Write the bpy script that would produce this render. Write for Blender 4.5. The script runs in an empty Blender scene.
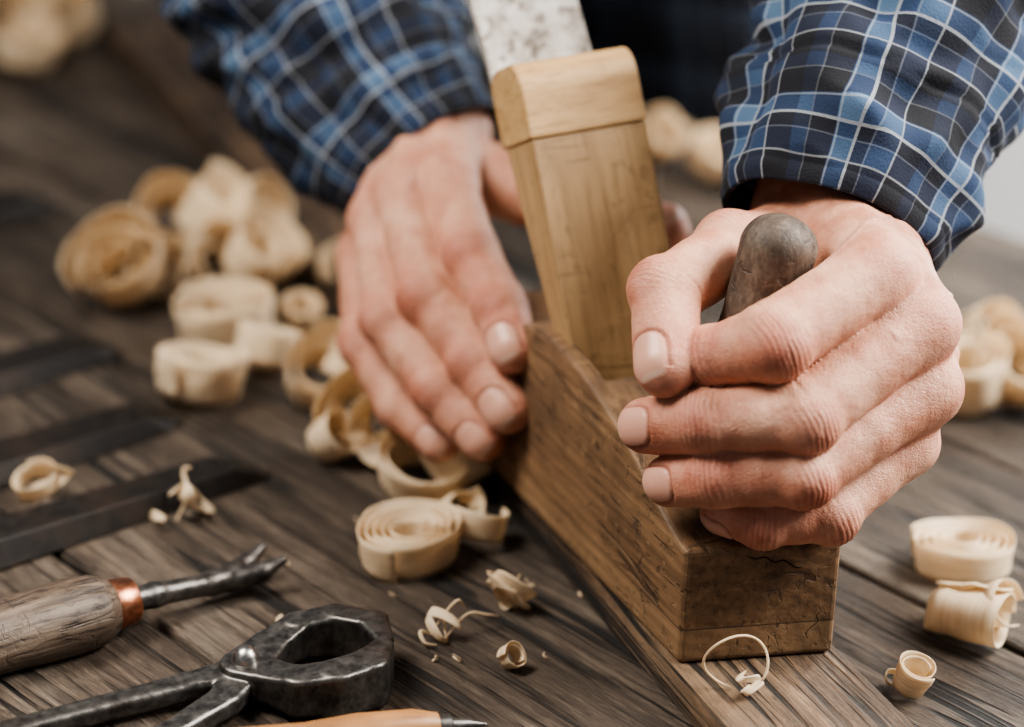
import bpy, bmesh, math, random
import numpy as np
from mathutils import Vector, Matrix, Euler, noise as mnoise
S=0.01
random.seed(7)
scene=bpy.context.scene
col=scene.collection

# ---------------------------------------------------------------- helpers
def link(o,parent=None):
    col.objects.link(o)
    if parent: o.parent=parent
    return o
def empty(name,parent=None):
    e=bpy.data.objects.new(name,None); e.empty_display_size=0.02
    return link(e,parent)
def mesh_obj(name,V,Fc,mat=None,parent=None,smooth=True,scale=S):
    me=bpy.data.meshes.new(name)
    V=np.asarray(V,dtype=np.float64)*scale
    me.from_pydata([tuple(v) for v in V],[],[tuple(int(i) for i in f) for f in Fc])
    me.update()
    if smooth: me.polygons.foreach_set('use_smooth',[True]*len(me.polygons))
    o=bpy.data.objects.new(name,me)
    if mat: me.materials.append(mat)
    return link(o,parent)
def place(o,loc=(0,0,0),rot=(0,0,0)):
    o.location=Vector(loc)*S; o.rotation_euler=rot; return o
def add_attr(o,name,arr):
    a=o.data.attributes.new(name,'FLOAT','POINT'); a.data.foreach_set('value',np.asarray(arr,dtype=np.float32))
def fixn(o):
    bm=bmesh.new(); bm.from_mesh(o.data); bmesh.ops.recalc_face_normals(bm,faces=bm.faces); bm.to_mesh(o.data); bm.free()
def apply_mods(o):
    bpy.context.view_layer.update()
    dg=bpy.context.evaluated_depsgraph_get()
    me=bpy.data.meshes.new_from_object(o.evaluated_get(dg))
    o.modifiers.clear(); old=o.data; o.data=me; bpy.data.meshes.remove(old)
def bevel(o,w,seg=3,ang=40):
    m=o.modifiers.new('b','BEVEL'); m.width=w*S; m.segments=seg; m.limit_method='ANGLE'; m.angle_limit=math.radians(ang); return m
def box(name,lo,hi,mat,parent=None,bev=0.1,seg=2):
    x0,y0,z0=lo; x1,y1,z1=hi
    V=[(x0,y0,z0),(x1,y0,z0),(x1,y1,z0),(x0,y1,z0),(x0,y0,z1),(x1,y0,z1),(x1,y1,z1),(x0,y1,z1)]
    Fc=[(3,2,1,0),(4,5,6,7),(0,1,5,4),(1,2,6,5),(2,3,7,6),(3,0,4,7)]
    o=mesh_obj(name,V,Fc,mat,parent,smooth=False)
    if bev: bevel(o,bev,seg)
    return o
def catmull(P,n):
    P=[np.array(p,float) for p in P]; P=[2*P[0]-P[1]]+P+[2*P[-1]-P[-2]]
    out=[]; m=len(P)-3
    for i in range(n):
        t=i/(n-1)*m; k=min(int(t),m-1); u=t-k
        a,b,c,d=P[k:k+4]
        out.append(0.5*((2*b)+(-a+c)*u+(2*a-5*b+4*c-d)*u*u+(-a+3*b-3*c+d)*u**3))
    return np.array(out)
def tube(name,P,rad,mat,parent=None,n=None,seg=12,disp=None,ell=(1,1),up=(0,0,1),caps=True,uv=False,circ=26.0):
    n=n or len(P)*8
    C=catmull([list(p)+[r] for p,r in zip(P,rad)],n); R_=C[:,3]; C=C[:,:3]
    T=np.gradient(C,axis=0); T/=np.linalg.norm(T,axis=1)[:,None]
    up=np.array(up,float); V=[]; L=np.concatenate([[0],np.cumsum(np.linalg.norm(np.diff(C,axis=0),axis=1))])
    side=np.cross(T[0],up); side/=np.linalg.norm(side)
    for i in range(n):
        side=side-T[i]*side.dot(T[i]); side/=np.linalg.norm(side); nn=np.cross(side,T[i])
        for j in range(seg):
            a=2*math.pi*j/seg; r=R_[i]
            if disp: r=r+disp(L[i],a,r,L[-1])
            V.append(C[i]+side*math.cos(a)*r*ell[0]+nn*math.sin(a)*r*ell[1])
    Fc=[]
    for i in range(n-1):
        for j in range(seg):
            k=(j+1)%seg; Fc.append((i*seg+j,i*seg+k,(i+1)*seg+k,(i+1)*seg+j))
    if caps:
        Fc.append(tuple(range(seg))[::-1]); Fc.append(tuple((n-1)*seg+j for j in range(seg)))
    o=mesh_obj(name,V,Fc,mat,parent)
    if uv:
        me=o.data; uvl=me.uv_layers.new(name='UVMap'); 
        for p in me.polygons:
            if len(p.vertices)!=4: continue
            js=[me.loops[l].vertex_index%seg for l in p.loop_indices]
            wrap=(max(js)-min(js))>1
            for l in p.loop_indices:
                vi=me.loops[l].vertex_index; i,j=divmod(vi,seg)
                if wrap and j==0: j=seg
                uvl.data[l].uv=(j/seg*circ,L[i])
    return o
def lathe(name,prof,mat,parent=None,seg=48,axis_from=(0,0,0),axis_to=(1,0,0)):
    V=[];Fc=[]
    for (x,r) in prof:
        for j in range(seg):
            a=2*math.pi*j/seg; V.append((x,r*math.cos(a),r*math.sin(a)))
    n=len(prof)
    for i in range(n-1):
        for j in range(seg):
            k=(j+1)%seg; Fc.append((i*seg+j,(i+1)*seg+j,(i+1)*seg+k,i*seg+k))
    Fc.append(tuple(range(seg))); Fc.append(tuple((n-1)*seg+j for j in range(seg))[::-1])
    o=mesh_obj(name,V,Fc,mat,parent)
    a=Vector(axis_from); d=Vector(axis_to)-a
    o.rotation_mode='QUATERNION'; o.rotation_quaternion=d.to_track_quat('X','Z'); o.location=a*S
    m=o.modifiers.new('es','EDGE_SPLIT'); m.split_angle=math.radians(50)
    return o

# ---------------------------------------------------------------- SDF kit
def rc(p,a,b,r1,r2):
    a=np.array(a,np.float32); b=np.array(b,np.float32)
    ba=b-a; l2=float(ba@ba); rr=r1-r2; a2=l2-rr*rr; il2=1/l2
    pa=p-a; y=pa@ba; z=y-l2
    q=pa*l2-ba*y[:,None]; x2=(q*q).sum(1); y2=y*y*l2; z2=z*z*l2
    k=np.sign(rr)*rr*rr*x2
    d=(np.sqrt(np.maximum(x2*a2*il2,0))+y*rr)*il2-r1
    c1=np.sign(z)*a2*z2>k; c2=(np.sign(y)*a2*y2<k)&~c1
    d=np.where(c1,np.sqrt(x2+z2)*il2-r2,d); d=np.where(c2,np.sqrt(x2+y2)*il2-r1,d)
    return d
def sp(p,c,r): return np.sqrt(((p-np.array(c,np.float32))**2).sum(1))-r
def smin(a,b,k):
    h=np.maximum(k-np.abs(a-b),0)/k
    return np.minimum(a,b)-h*h*k*0.25
def smax(a,b,k): return -smin(-a,-b,k)
def flat(p,pts,rad,hz,zc,rnd=0.15):
    best=None
    P=p[:,:2]
    for i in range(len(pts)-1):
        a=np.array(pts[i],np.float32); b=np.array(pts[i+1],np.float32); ba=b-a
        t=np.clip(((P-a)@ba)/float(ba@ba),0,1)
        d2=np.sqrt(((P-a-t[:,None]*ba)**2).sum(1))-(rad[i]+(rad[i+1]-rad[i])*t)
        h=hz[i]+(hz[i+1]-hz[i])*t; c=zc[i]+(zc[i+1]-zc[i])*t
        dz=np.abs(p[:,2]-c)-h
        u=np.maximum(d2+rnd,0); w=np.maximum(dz+rnd,0)
        d=np.minimum(np.maximum(d2+rnd,dz+rnd),0)+np.sqrt(u*u+w*w)-rnd
        best=d if best is None else smin(best,d,0.1)
    return best
def surface(fn,lo,hi,h):
    lo=np.array(lo,np.float32); hi=np.array(hi,np.float32)
    K=4; H=h*K
    nc=np.ceil((hi-lo)/H).astype(int)+1
    gx=[lo[i]+H*(np.arange(nc[i])+0.5)-h*0.5 for i in range(3)]
    G=np.stack(np.meshgrid(*gx,indexing='ij'),-1).reshape(-1,3).astype(np.float32)
    Vc=fn(G).reshape(nc)
    Vf=Vc.repeat(K,0).repeat(K,1).repeat(K,2).astype(np.float32)
    m=np.abs(Vf)<H*1.6
    idx=np.argwhere(m); pts=(lo+idx*h).astype(np.float32)
    out=np.empty(len(pts),np.float32)
    for s in range(0,len(pts),300000): out[s:s+300000]=fn(pts[s:s+300000])
    Vf[m]=out
    V=Vf; ins=V<0
    nx,ny,nz=V.shape
    cnt=np.zeros((nx-1,ny-1,nz-1),np.int8)
    corners=[(i,j,k) for i in (0,1) for j in (0,1) for k in (0,1)]
    for i,j,k in corners: cnt+=ins[i:nx-1+i,j:ny-1+j,k:nz-1+k]
    mix=(cnt>0)&(cnt<8); ci=np.argwhere(mix); N=len(ci)
    imap=-np.ones(mix.shape,np.int64); imap[mix]=np.arange(N)
    val={c:V[ci[:,0]+c[0],ci[:,1]+c[1],ci[:,2]+c[2]] for c in corners}
    acc=np.zeros((N,3)); num=np.zeros(N)
    for c in corners:
        for ax in range(3):
            if c[ax]==0:
                d=list(c); d[ax]=1; d=tuple(d)
                va,vb=val[c],val[d]; cr=(va<0)!=(vb<0)
                t=np.where(cr,va/np.where(cr,va-vb,1),0)
                p=np.array(c,float)[None].repeat(N,0); p[:,ax]+=t
                acc+=p*cr[:,None]; num+=cr
    P=(lo+h*(ci+acc/num[:,None]))
    faces=[]
    for ax in range(3):
        o1,o2=(ax+1)%3,(ax+2)%3
        sl0=[slice(None)]*3; sl1=[slice(None)]*3
        sl0[ax]=slice(0,-1); sl1[ax]=slice(1,None)
        a=ins[tuple(sl0)]; b=ins[tuple(sl1)]
        e=np.argwhere(a!=b)
        e=e[(e[:,o1]>0)&(e[:,o2]>0)&(e[:,o1]<V.shape[o1]-1)&(e[:,o2]<V.shape[o2]-1)]
        fl=a[e[:,0],e[:,1],e[:,2]]
        def cell(d1,d2):
            q=e.copy(); q[:,o1]-=d1; q[:,o2]-=d2
            return imap[q[:,0],q[:,1],q[:,2]]
        Q=np.stack([cell(1,1),cell(0,1),cell(0,0),cell(1,0)],1)
        Q[~fl]=Q[~fl][:,::-1]
        faces.append(Q)
    Fq=np.concatenate(faces); Fq=Fq[(Fq>=0).all(1)]
    P=P.astype(np.float32)
    for _ in range(2):
        d,g=dgrad(fn,P); P=P-(np.clip(d,-h,h)[:,None]*g)
    return P,Fq
def dgrad(fn,P):
    e=0.02; d=fn(P)
    g=np.stack([fn(P+np.array(v,np.float32)*e)-d for v in ((1,0,0),(0,1,0),(0,0,1))],1)
    g/=np.maximum(np.linalg.norm(g,axis=1),1e-6)[:,None]
    return d,g
def vnoise(P,sc,seed=0):
    rng=np.random.RandomState(seed); out=np.zeros(len(P))
    for _ in range(7):
        k=rng.normal(size=3); k/=np.linalg.norm(k); f=sc*rng.uniform(.6,1.6)
        out+=np.sin(P@k*f+rng.uniform(0,6.28)+1.3*np.sin(P@rng.normal(size=3)*f*.35))
    return out/4.0

# ---------------------------------------------------------------- materials
class NT:
    def __init__(s,name):
        s.m=bpy.data.materials.new(name); s.m.use_nodes=True; s.t=s.m.node_tree
        s.b=s.t.nodes['Principled BSDF']
    def n(s,ty,**kw):
        nd=s.t.nodes.new(ty)
        for k,v in kw.items(): setattr(nd,k,v)
        return nd
    def l(s,a,b): s.t.links.new(a,b)
    def math(s,op,a,b=None,c=None):
        nd=s.t.nodes.new('ShaderNodeMath'); nd.operation=op
        for i,v in enumerate((a,b,c)):
            if v is None: continue
            if isinstance(v,(int,float)): nd.inputs[i].default_value=v
            else: s.l(v,nd.inputs[i])
        return nd.outputs[0]
    def mix(s,fac,a,b,bt='MIX'):
        nd=s.t.nodes.new('ShaderNodeMix'); nd.data_type='RGBA'; nd.blend_type=bt
        for idx,v in ((0,fac),(6,a),(7,b)):
            if isinstance(v,(int,float)): nd.inputs[idx].default_value=v
            elif isinstance(v,tuple): nd.inputs[idx].default_value=v+(1,) if len(v)==3 else v
            else: s.l(v,nd.inputs[idx])
        return nd.outputs[2]
    def ramp(s,src,stops,interp='LINEAR'):
        nd=s.t.nodes.new('ShaderNodeValToRGB'); cr=nd.color_ramp; cr.interpolation=interp
        while len(cr.elements)<len(stops): cr.elements.new(0.5)
        for e,(p,c) in zip(cr.elements,stops):
            e.position=p; e.color=(c,c,c,1) if isinstance(c,(int,float)) else tuple(c)+(1,)
        s.l(src,nd.inputs[0]); return nd.outputs[0]
    def coord(s,kind='Object',scale=(1,1,1),rot=(0,0,0),rand=False):
        tc=s.n('ShaderNodeTexCoord'); mp=s.n('ShaderNodeMapping')
        mp.inputs['Scale'].default_value=scale; mp.inputs['Rotation'].default_value=rot
        src=tc.outputs[kind]
        if rand:
            oi=s.n('ShaderNodeObjectInfo'); va=s.n('ShaderNodeVectorMath',operation='ADD')
            s.l(src,va.inputs[0]); s.l(s.math('MULTIPLY',oi.outputs['Random'],7.3),va.inputs[1]); src=va.outputs[0]
        s.l(src,mp.inputs[0]); return mp.outputs[0]
    def noise(s,vec,scale,detail=6,rough=.55,dist=0):
        nd=s.n('ShaderNodeTexNoise'); nd.inputs['Scale'].default_value=scale; nd.inputs['Detail'].default_value=detail
        nd.inputs['Roughness'].default_value=rough; nd.inputs['Distortion'].default_value=dist
        s.l(vec,nd.inputs['Vector']); return nd.outputs['Fac']
    def edge(s,rad):
        bv=s.n('ShaderNodeBevel'); bv.samples=4; bv.inputs['Radius'].default_value=rad
        ge=s.n('ShaderNodeNewGeometry'); vm=s.n('ShaderNodeVectorMath',operation='DOT_PRODUCT')
        s.l(bv.outputs[0],vm.inputs[0]); s.l(ge.outputs['Normal'],vm.inputs[1])
        return s.ramp(vm.outputs['Value'],[(.80,1),(.995,0)])
    def bump(s,h,strength=.5,dist=.002):
        nd=s.n('ShaderNodeBump'); nd.inputs['Strength'].default_value=strength; nd.inputs['Distance'].default_value=dist
        s.l(h,nd.inputs['Height']); s.l(nd.outputs[0],s.b.inputs['Normal']); return nd.outputs[0]
    def setc(s,c): 
        if isinstance(c,tuple): s.b.inputs['Base Color'].default_value=c+(1,)
        else: s.l(c,s.b.inputs['Base Color'])
    def rough(s,r):
        if isinstance(r,(int,float)): s.b.inputs['Roughness'].default_value=r
        else: s.l(r,s.b.inputs['Roughness'])

def srgb(*c): return tuple(((x/255)/12.92 if x/255<=.04045 else ((x/255+.055)/1.055)**2.4) for x in c)

def wood(name,cd,cm,cl,along='X',k=60,stretch=.07,rough=.55,bump=.25,bd=.0008,dirt=.3,dirtcol=(.02,.012,.008),rand=False,lines=0.5,wear=0,edge=0,sole=0,crack=1):
    w=NT(name); sc={'X':(stretch,1,1),'Y':(1,stretch,1),'Z':(1,1,stretch)}[along]
    v=w.coord('Object',sc,rand=rand)
    n1=w.noise(v,k,6,.6,.6); n2=w.noise(v,k*6,5,.65); 
    v3=w.coord('Object',(1,1,1),rand=rand); n3=w.noise(v3,25,5,.6); n4=w.noise(v3,110,6,.7)
    f=w.math('ADD',w.math('MULTIPLY',n1,.6),w.math('MULTIPLY',n2,.4))
    c=w.ramp(f,[(.32,cd),(.5,cm),(.68,cl)])
    ln=w.ramp(n2,[(.36,1),(.44,0)])
    c=w.mix(w.math('MULTIPLY',ln,lines),c,cd)
    dm=w.ramp(n3,[(.45,0),(.7,1)])
    c=w.mix(w.math('MULTIPLY',dm,dirt),c,dirtcol)
    h=f
    if sole:
        tc=w.n('ShaderNodeTexCoord'); sx=w.n('ShaderNodeSeparateXYZ'); w.l(tc.outputs['Object'],sx.inputs[0])
        zz=w.math('ADD',sx.outputs[2],w.math('MULTIPLY',n1,.0006))
        sm=w.ramp(w.math('MULTIPLY',zz,10),[(sole*10-.004,1),(sole*10+.004,0)])
        c=w.mix(w.math('MULTIPLY',sm,.35),c,cl)
        seam=w.math('LESS_THAN',w.math('ABSOLUTE',w.math('SUBTRACT',zz,sole)),.00035)
        c=w.mix(w.math('MULTIPLY',seam,.7),c,dirtcol); h=w.math('SUBTRACT',h,w.math('MULTIPLY',seam,.8))
        wv=w.n('ShaderNodeTexWave'); wv.wave_type='RINGS'; wv.rings_direction='Y'; wv.inputs['Scale'].default_value=55; wv.inputs['Distortion'].default_value=4; wv.inputs['Detail'].default_value=3; wv.inputs['Detail Scale'].default_value=1.2
        w.l(w.coord('Object',(.6,.05,1)),wv.inputs['Vector'])
        c=w.mix(w.math('MULTIPLY',wv.outputs['Fac'],.3),c,cd)
    if wear:
        s1=w.noise(w.coord('Object',(1,.12,.8),(.3,.5,.9)),170,3,.5,.5); s2=w.noise(w.coord('Object',(.1,1,1),(.6,.2,-.5)),150,3,.5,.5)
        sc_=w.math('MAXIMUM',w.ramp(s1,[(.63,0),(.67,1)]),w.ramp(s2,[(.64,0),(.68,1)]))
        c=w.mix(w.math('MULTIPLY',sc_,.5*wear),c,dirtcol)
        s3=w.noise(w.coord('Object',(.15,1,1),(.2,.9,.4)),210,3,.5,.3)
        c=w.mix(w.math('MULTIPLY',w.ramp(s3,[(.65,0),(.69,1)]),.4*wear),c,cl)
        pores=w.ramp(n4,[(.56,0),(.70,1)]); c=w.mix(w.math('MULTIPLY',pores,.42*wear),c,dirtcol)
        ck=w.math('ABSOLUTE',w.math('SUBTRACT',w.noise(w.coord('Object',sc),30,4,.5,.8),.5))
        ck=w.math('MULTIPLY',w.ramp(ck,[(0,1),(.003,.9),(.007,0)]),w.ramp(n3,[(.52,0),(.60,1)]))
        c=w.mix(w.math('MULTIPLY',ck,.6*wear*crack),c,srgb(30,20,14))
        h=w.math('SUBTRACT',h,w.math('ADD',w.math('MULTIPLY',sc_,.3),w.math('ADD',w.math('MULTIPLY',pores,.35),w.math('MULTIPLY',ck,.8*crack))))
    if edge:
        e=w.edge(.0045); em=w.math('MULTIPLY',e,w.ramp(n4,[(.35,.3),(.6,1)]))
        c=w.mix(w.math('MULTIPLY',em,edge),c,dirtcol)
    w.setc(c); w.rough(rough)
    w.bump(h,bump,bd)
    return w.m

M={}
def weathered(name,ax='X',dk=1.0,warm=0.0):
    w=NT(name)
    def q(*c):
        a=[x*dk for x in srgb(*c)]; return (a[0]*(1+warm),a[1],a[2]*(1-warm))
    def sc(k): return (k,1,1) if ax=='X' else (1,k,1)
    wob=w.n('ShaderNodeTexNoise'); wob.inputs['Scale'].default_value=7; wob.inputs['Detail'].default_value=1
    base=w.coord('Object',(1,1,1),rand=True); w.l(base,wob.inputs['Vector'])
    va=w.n('ShaderNodeVectorMath',operation='MULTIPLY_ADD'); w.l(wob.outputs['Color'],va.inputs[0]); va.inputs[1].default_value=(.009,.009,.009); w.l(base,va.inputs[2])
    def v(k):
        mp=w.n('ShaderNodeMapping'); mp.inputs['Scale'].default_value=sc(k); w.l(va.outputs[0],mp.inputs[0]); return mp.outputs[0]
    big=w.noise(v(.08),30,5,.6,.3); mid=w.noise(v(.06),170,6,.75,.1); fine=w.noise(v(.06),640,5,.8)
    blot=w.noise(v(.6),11,5,.65); spots=w.noise(v(.4),200,5,.7); grit=w.noise(v(.25),420,5,.8)
    f=w.math('ADD',w.math('MULTIPLY',big,.26),w.math('ADD',w.math('MULTIPLY',mid,.32),w.math('ADD',w.math('MULTIPLY',fine,.27),w.math('MULTIPLY',grit,.15))))
    c=w.ramp(f,[(.40,q(34,28,23)),(.465,q(72,61,51)),(.53,q(108,94,81)),(.60,q(154,139,123))])
    c=w.mix(w.ramp(blot,[(.42,.0),(.64,.7)]),c,q(52,42,34))
    c=w.mix(w.ramp(blot,[(.30,.5),(.43,0)]),c,q(146,136,124))
    c=w.mix(w.ramp(spots,[(.58,0),(.70,.7)]),c,q(34,28,24))
    cr=w.math('ABSOLUTE',w.math('SUBTRACT',w.noise(v(.03),42,3,.5,.4),.5))
    gate=w.ramp(w.noise(v(.3),22,3,.5),[(.38,0),(.50,1)])
    crk=w.math('MULTIPLY',w.ramp(cr,[(.0,1),(.012,1),(.024,0)]),gate)
    cr2=w.ramp(w.noise(v(.022),240,3,.5),[(.36,1),(.41,0)])
    cr2=w.math('MULTIPLY',cr2,w.ramp(w.noise(v(.4),30,3,.5),[(.36,.1),(.54,1)]))
    crk=w.math('MAXIMUM',w.math('MULTIPLY',crk,.97),w.math('MULTIPLY',cr2,.85))
    c=w.mix(crk,c,q(12,10,8))
    w.setc(c); w.rough(w.ramp(mid,[(.3,.5),(.7,.75)]))
    h=w.math('SUBTRACT',f,w.math('MULTIPLY',crk,.6))
    w.bump(h,1.0,.006)
    return w.m
M['bench']=weathered('weathered_bench_wood','X',.74,.02)
M['board']=weathered('weathered_board_wood','Y',.80,.26)
M['body']=wood('plane_body_beech',srgb(80,60,43),srgb(130,100,72),srgb(166,134,100),'Y',45,.08,.6,.7,.0012,.45,srgb(50,38,28),wear=1,edge=.75,sole=.0155)
M['wedge']=wood('wedge_beech',srgb(132,104,70),srgb(168,136,96),srgb(190,158,116),'Z',45,.07,.55,.4,.0007,.3,srgb(96,74,50),wear=.6,edge=.65,crack=.2)
M['wedge2']=wood('wedge_cap_beech',srgb(152,116,74),srgb(190,154,106),srgb(210,176,130),'X',60,.12,.5,.3,.0005,.2,srgb(112,82,54),wear=.3,edge=.5,crack=0)
M['horn']=wood('horn_dark_wood',srgb(50,42,36),srgb(88,75,64),srgb(136,120,104),'Z',60,.5,.62,.7,.0014,.4,srgb(38,30,25),wear=.8,crack=0,lines=.2)
M['handle']=wood('tool_handle_wood',srgb(36,28,23),srgb(90,75,62),srgb(138,122,106),'X',70,.1,.55,.6,.0012,.35,srgb(30,22,18),lines=.9,wear=.6)
M['handle2']=wood('awl_handle_wood',srgb(120,78,44),srgb(160,114,70),srgb(184,140,94),'X',70,.1,.45,.2,.0005,.3)
M['legs']=wood('bench_leg_wood',srgb(40,30,24),srgb(70,54,42),srgb(96,76,60),'Z',60,.06,.7,.4,.001,.3)

def shav_mat():
    w=NT('fresh_shaving_wood')
    tc=w.n('ShaderNodeTexCoord'); mp=w.n('ShaderNodeMapping'); mp.inputs['Scale'].default_value=(.06,1,1); w.l(tc.outputs['UV'],mp.inputs[0])
    n=w.noise(mp.outputs[0],9,5,.6); 
    c=w.ramp(n,[(.3,srgb(226,199,160)),(.5,srgb(243,223,190)),(.7,srgb(252,240,217))])
    w.setc(c); w.rough(.6); w.bump(n,.3,.0006)
    tr=w.n('ShaderNodeBsdfTranslucent'); w.l(c,tr.inputs[0]); mx=w.n('ShaderNodeMixShader'); mx.inputs[0].default_value=.3
    w.l(w.b.outputs[0],mx.inputs[1]); w.l(tr.outputs[0],mx.inputs[2])
    out=[n_ for n_ in w.t.nodes if n_.type=='OUTPUT_MATERIAL'][0]; w.l(mx.outputs[0],out.inputs[0])
    return w.m
M['shav']=shav_mat()
def metal(name,c0,c1,rough0=.3,rough1=.55,metallic=.9,rust=0.2,edge=0,bm=.3):
    w=NT(name); v=w.coord('Object'); n=w.noise(v,180,7,.7); n2=w.noise(v,30,4,.6)
    c=w.ramp(n,[(.35,c0),(.65,c1)]); c=w.mix(w.math('MULTIPLY',w.ramp(n2,[(.5,0),(.7,1)]),rust),c,srgb(74,54,42))
    if edge: c=w.mix(w.math('MULTIPLY',w.edge(.002),edge),c,srgb(150,146,140))
    w.setc(c); w.b.inputs['Metallic'].default_value=metallic
    w.rough(w.ramp(n,[(.3,rough0),(.7,rough1)])); w.bump(n,bm,.0005); return w.m
M['iron']=metal('forged_grey_iron',srgb(70,68,66),srgb(118,115,111),.30,.48,.85,.25,.35)
M['steel']=metal('worn_steel',srgb(150,147,143),srgb(190,187,182),.2,.4,1,.15)
M['copper']=metal('copper_ferrule',srgb(176,112,84),srgb(214,150,118),.25,.4,1,.15)
M['chisel']=metal('dark_chisel_steel',srgb(15,13,12),srgb(40,35,31),.45,.7,.4,.35,.1)
def blade_mat():
    w=NT('spotted_old_plane_iron'); v=w.coord('Object'); n=w.noise(v,70,7,.75); n2=w.noise(v,120,4,.6)
    c=w.ramp(n,[(.36,srgb(96,86,76)),(.48,srgb(166,159,150)),(.62,srgb(200,196,190))])
    c=w.mix(w.ramp(n2,[(.52,0),(.62,.8)]),c,srgb(78,60,46))
    w.setc(c); w.b.inputs['Metallic'].default_value=.25; w.rough(.55); w.bump(n,.3,.0006); return w.m
M['blade']=blade_mat()

def skin_mat():
    w=NT('skin'); v=w.coord('Object')
    n=w.noise(v,45,6,.6); n2=w.noise(v,330,5,.65); n3=w.noise(v,110,5,.65)
    base=w.ramp(n,[(.3,srgb(182,124,98)),(.5,srgb(204,152,126)),(.7,srgb(220,176,150))])
    base=w.mix(w.ramp(n3,[(.48,0),(.70,.45)]),base,srgb(170,98,76))
    at=w.n('ShaderNodeAttribute',attribute_name='red'); nl=w.n('ShaderNodeAttribute',attribute_name='nail'); ne=w.n('ShaderNodeAttribute',attribute_name='nedge'); cr=w.n('ShaderNodeAttribute',attribute_name='crease'); vn=w.n('ShaderNodeAttribute',attribute_name='vein')
    c=w.mix(w.math('MULTIPLY',at.outputs['Fac'],.68),base,srgb(182,92,74))
    c=w.mix(w.math('MULTIPLY',vn.outputs['Fac'],.30),c,srgb(140,112,112))
    c=w.mix(w.math('MULTIPLY',cr.outputs['Fac'],.65),c,srgb(112,56,42))
    c=w.mix(w.math('MULTIPLY',nl.outputs['Fac'],.9),c,srgb(208,160,140)); c=w.mix(w.math('MULTIPLY',ne.outputs['Fac'],.5),c,srgb(222,200,180))
    w.setc(c)
    w.rough(w.math('SUBTRACT',w.math('ADD',.38,w.math('MULTIPLY',n2,.18)),w.math('MULTIPLY',nl.outputs['Fac'],.12)))
    w.b.inputs['Subsurface Weight'].default_value=.18
    w.b.inputs['Subsurface Radius'].default_value=(1,.35,.2); w.b.inputs['Subsurface Scale'].default_value=.004
    def vor(s,sc=(1,1,1),rot=(0,0,0)):
        vo=w.n('ShaderNodeTexVoronoi'); vo.feature='DISTANCE_TO_EDGE'; vo.inputs['Scale'].default_value=s; w.l(w.coord('Object',sc,rot),vo.inputs['Vector'])
        return w.ramp(vo.outputs['Distance'],[(0,0),(.10,1)])
    wr=w.ramp(w.math('ABSOLUTE',w.math('SUBTRACT',w.noise(w.coord('Object',(1,1,1)),130,4,.6,1.2),.5)),[(0,0),(.05,1)])
    h=w.math('ADD',w.math('ADD',w.math('MULTIPLY',vor(900),.35),w.math('MULTIPLY',vor(420,(1,.7,1.3),(.4,.2,.7)),.5)),w.math('ADD',w.math('MULTIPLY',n2,.9),w.math('MULTIPLY',n3,.9)))
    h=w.math('ADD',h,w.math('MULTIPLY',wr,.35))
    h=w.math('MULTIPLY',h,w.math('SUBTRACT',1,w.math('MULTIPLY',nl.outputs['Fac'],.9)))
    w.bump(h,.42,.0007); return w.m
M['skin']=skin_mat()

def plaid(name,dark=1.0):
    w=NT(name); tc=w.n('ShaderNodeTexCoord'); sx=w.n('ShaderNodeSeparateXYZ'); w.l(tc.outputs['UV'],sx.inputs[0])
    P=5.2
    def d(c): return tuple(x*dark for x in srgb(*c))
    tones=[];lines=[]
    for i in (0,1):
        fr=w.math('FRACT',w.math('DIVIDE',sx.outputs[i],P))
        tones.append(w.ramp(fr,[(0,.05),(.22,.6),(.40,.2),(.52,1.0),(.68,.0),(.88,.45)],'CONSTANT'))
        lines.append(w.ramp(fr,[(0,0),(.205,.75),(.222,.0),(.385,.25),(.398,0),(.50,.95),(.521,0),(.66,.5),(.674,0),(.87,.25),(.882,0)],'CONSTANT'))
    t=w.math('MULTIPLY',w.math('ADD',tones[0],tones[1]),.5)
    c=w.ramp(t,[(.05,d((8,11,20))),(.33,d((18,28,50))),(.6,d((34,56,88))),(1,d((76,104,134)))])
    ln=w.math('MINIMUM',w.math('ADD',lines[0],lines[1]),1)
    c=w.mix(w.math('MULTIPLY',ln,.52),c,d((192,199,206)))
    nn=w.noise(w.coord('Object'),35,4,.6); c=w.mix(w.math('MULTIPLY',nn,.3),c,d((14,18,30)))
    w.setc(c); w.rough(.9)
    h=w.noise(w.coord('Object'),900,2,.5)
    w.bump(h,.4,.0007); return w.m
M['plaid']=plaid('blue_plaid_cotton'); 
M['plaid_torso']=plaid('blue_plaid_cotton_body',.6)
def plain(name,c,r=.8):
    w=NT(name); n=w.noise(w.coord('Object'),20,5,.6); w.setc(w.mix(w.math('MULTIPLY',n,.2),c,tuple(x*.7 for x in c))); w.rough(r); w.bump(n,.1,.001); return w.m
M['jeans']=plain('dark_denim',srgb(30,38,56),.9)
M['wall']=plain('whitewashed_plaster',srgb(238,238,236),.9)
M['floor']=plain('concrete_floor',srgb(150,145,140),.8)
M['crack']=plain('dark_crack',srgb(24,17,12),.9)

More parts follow.
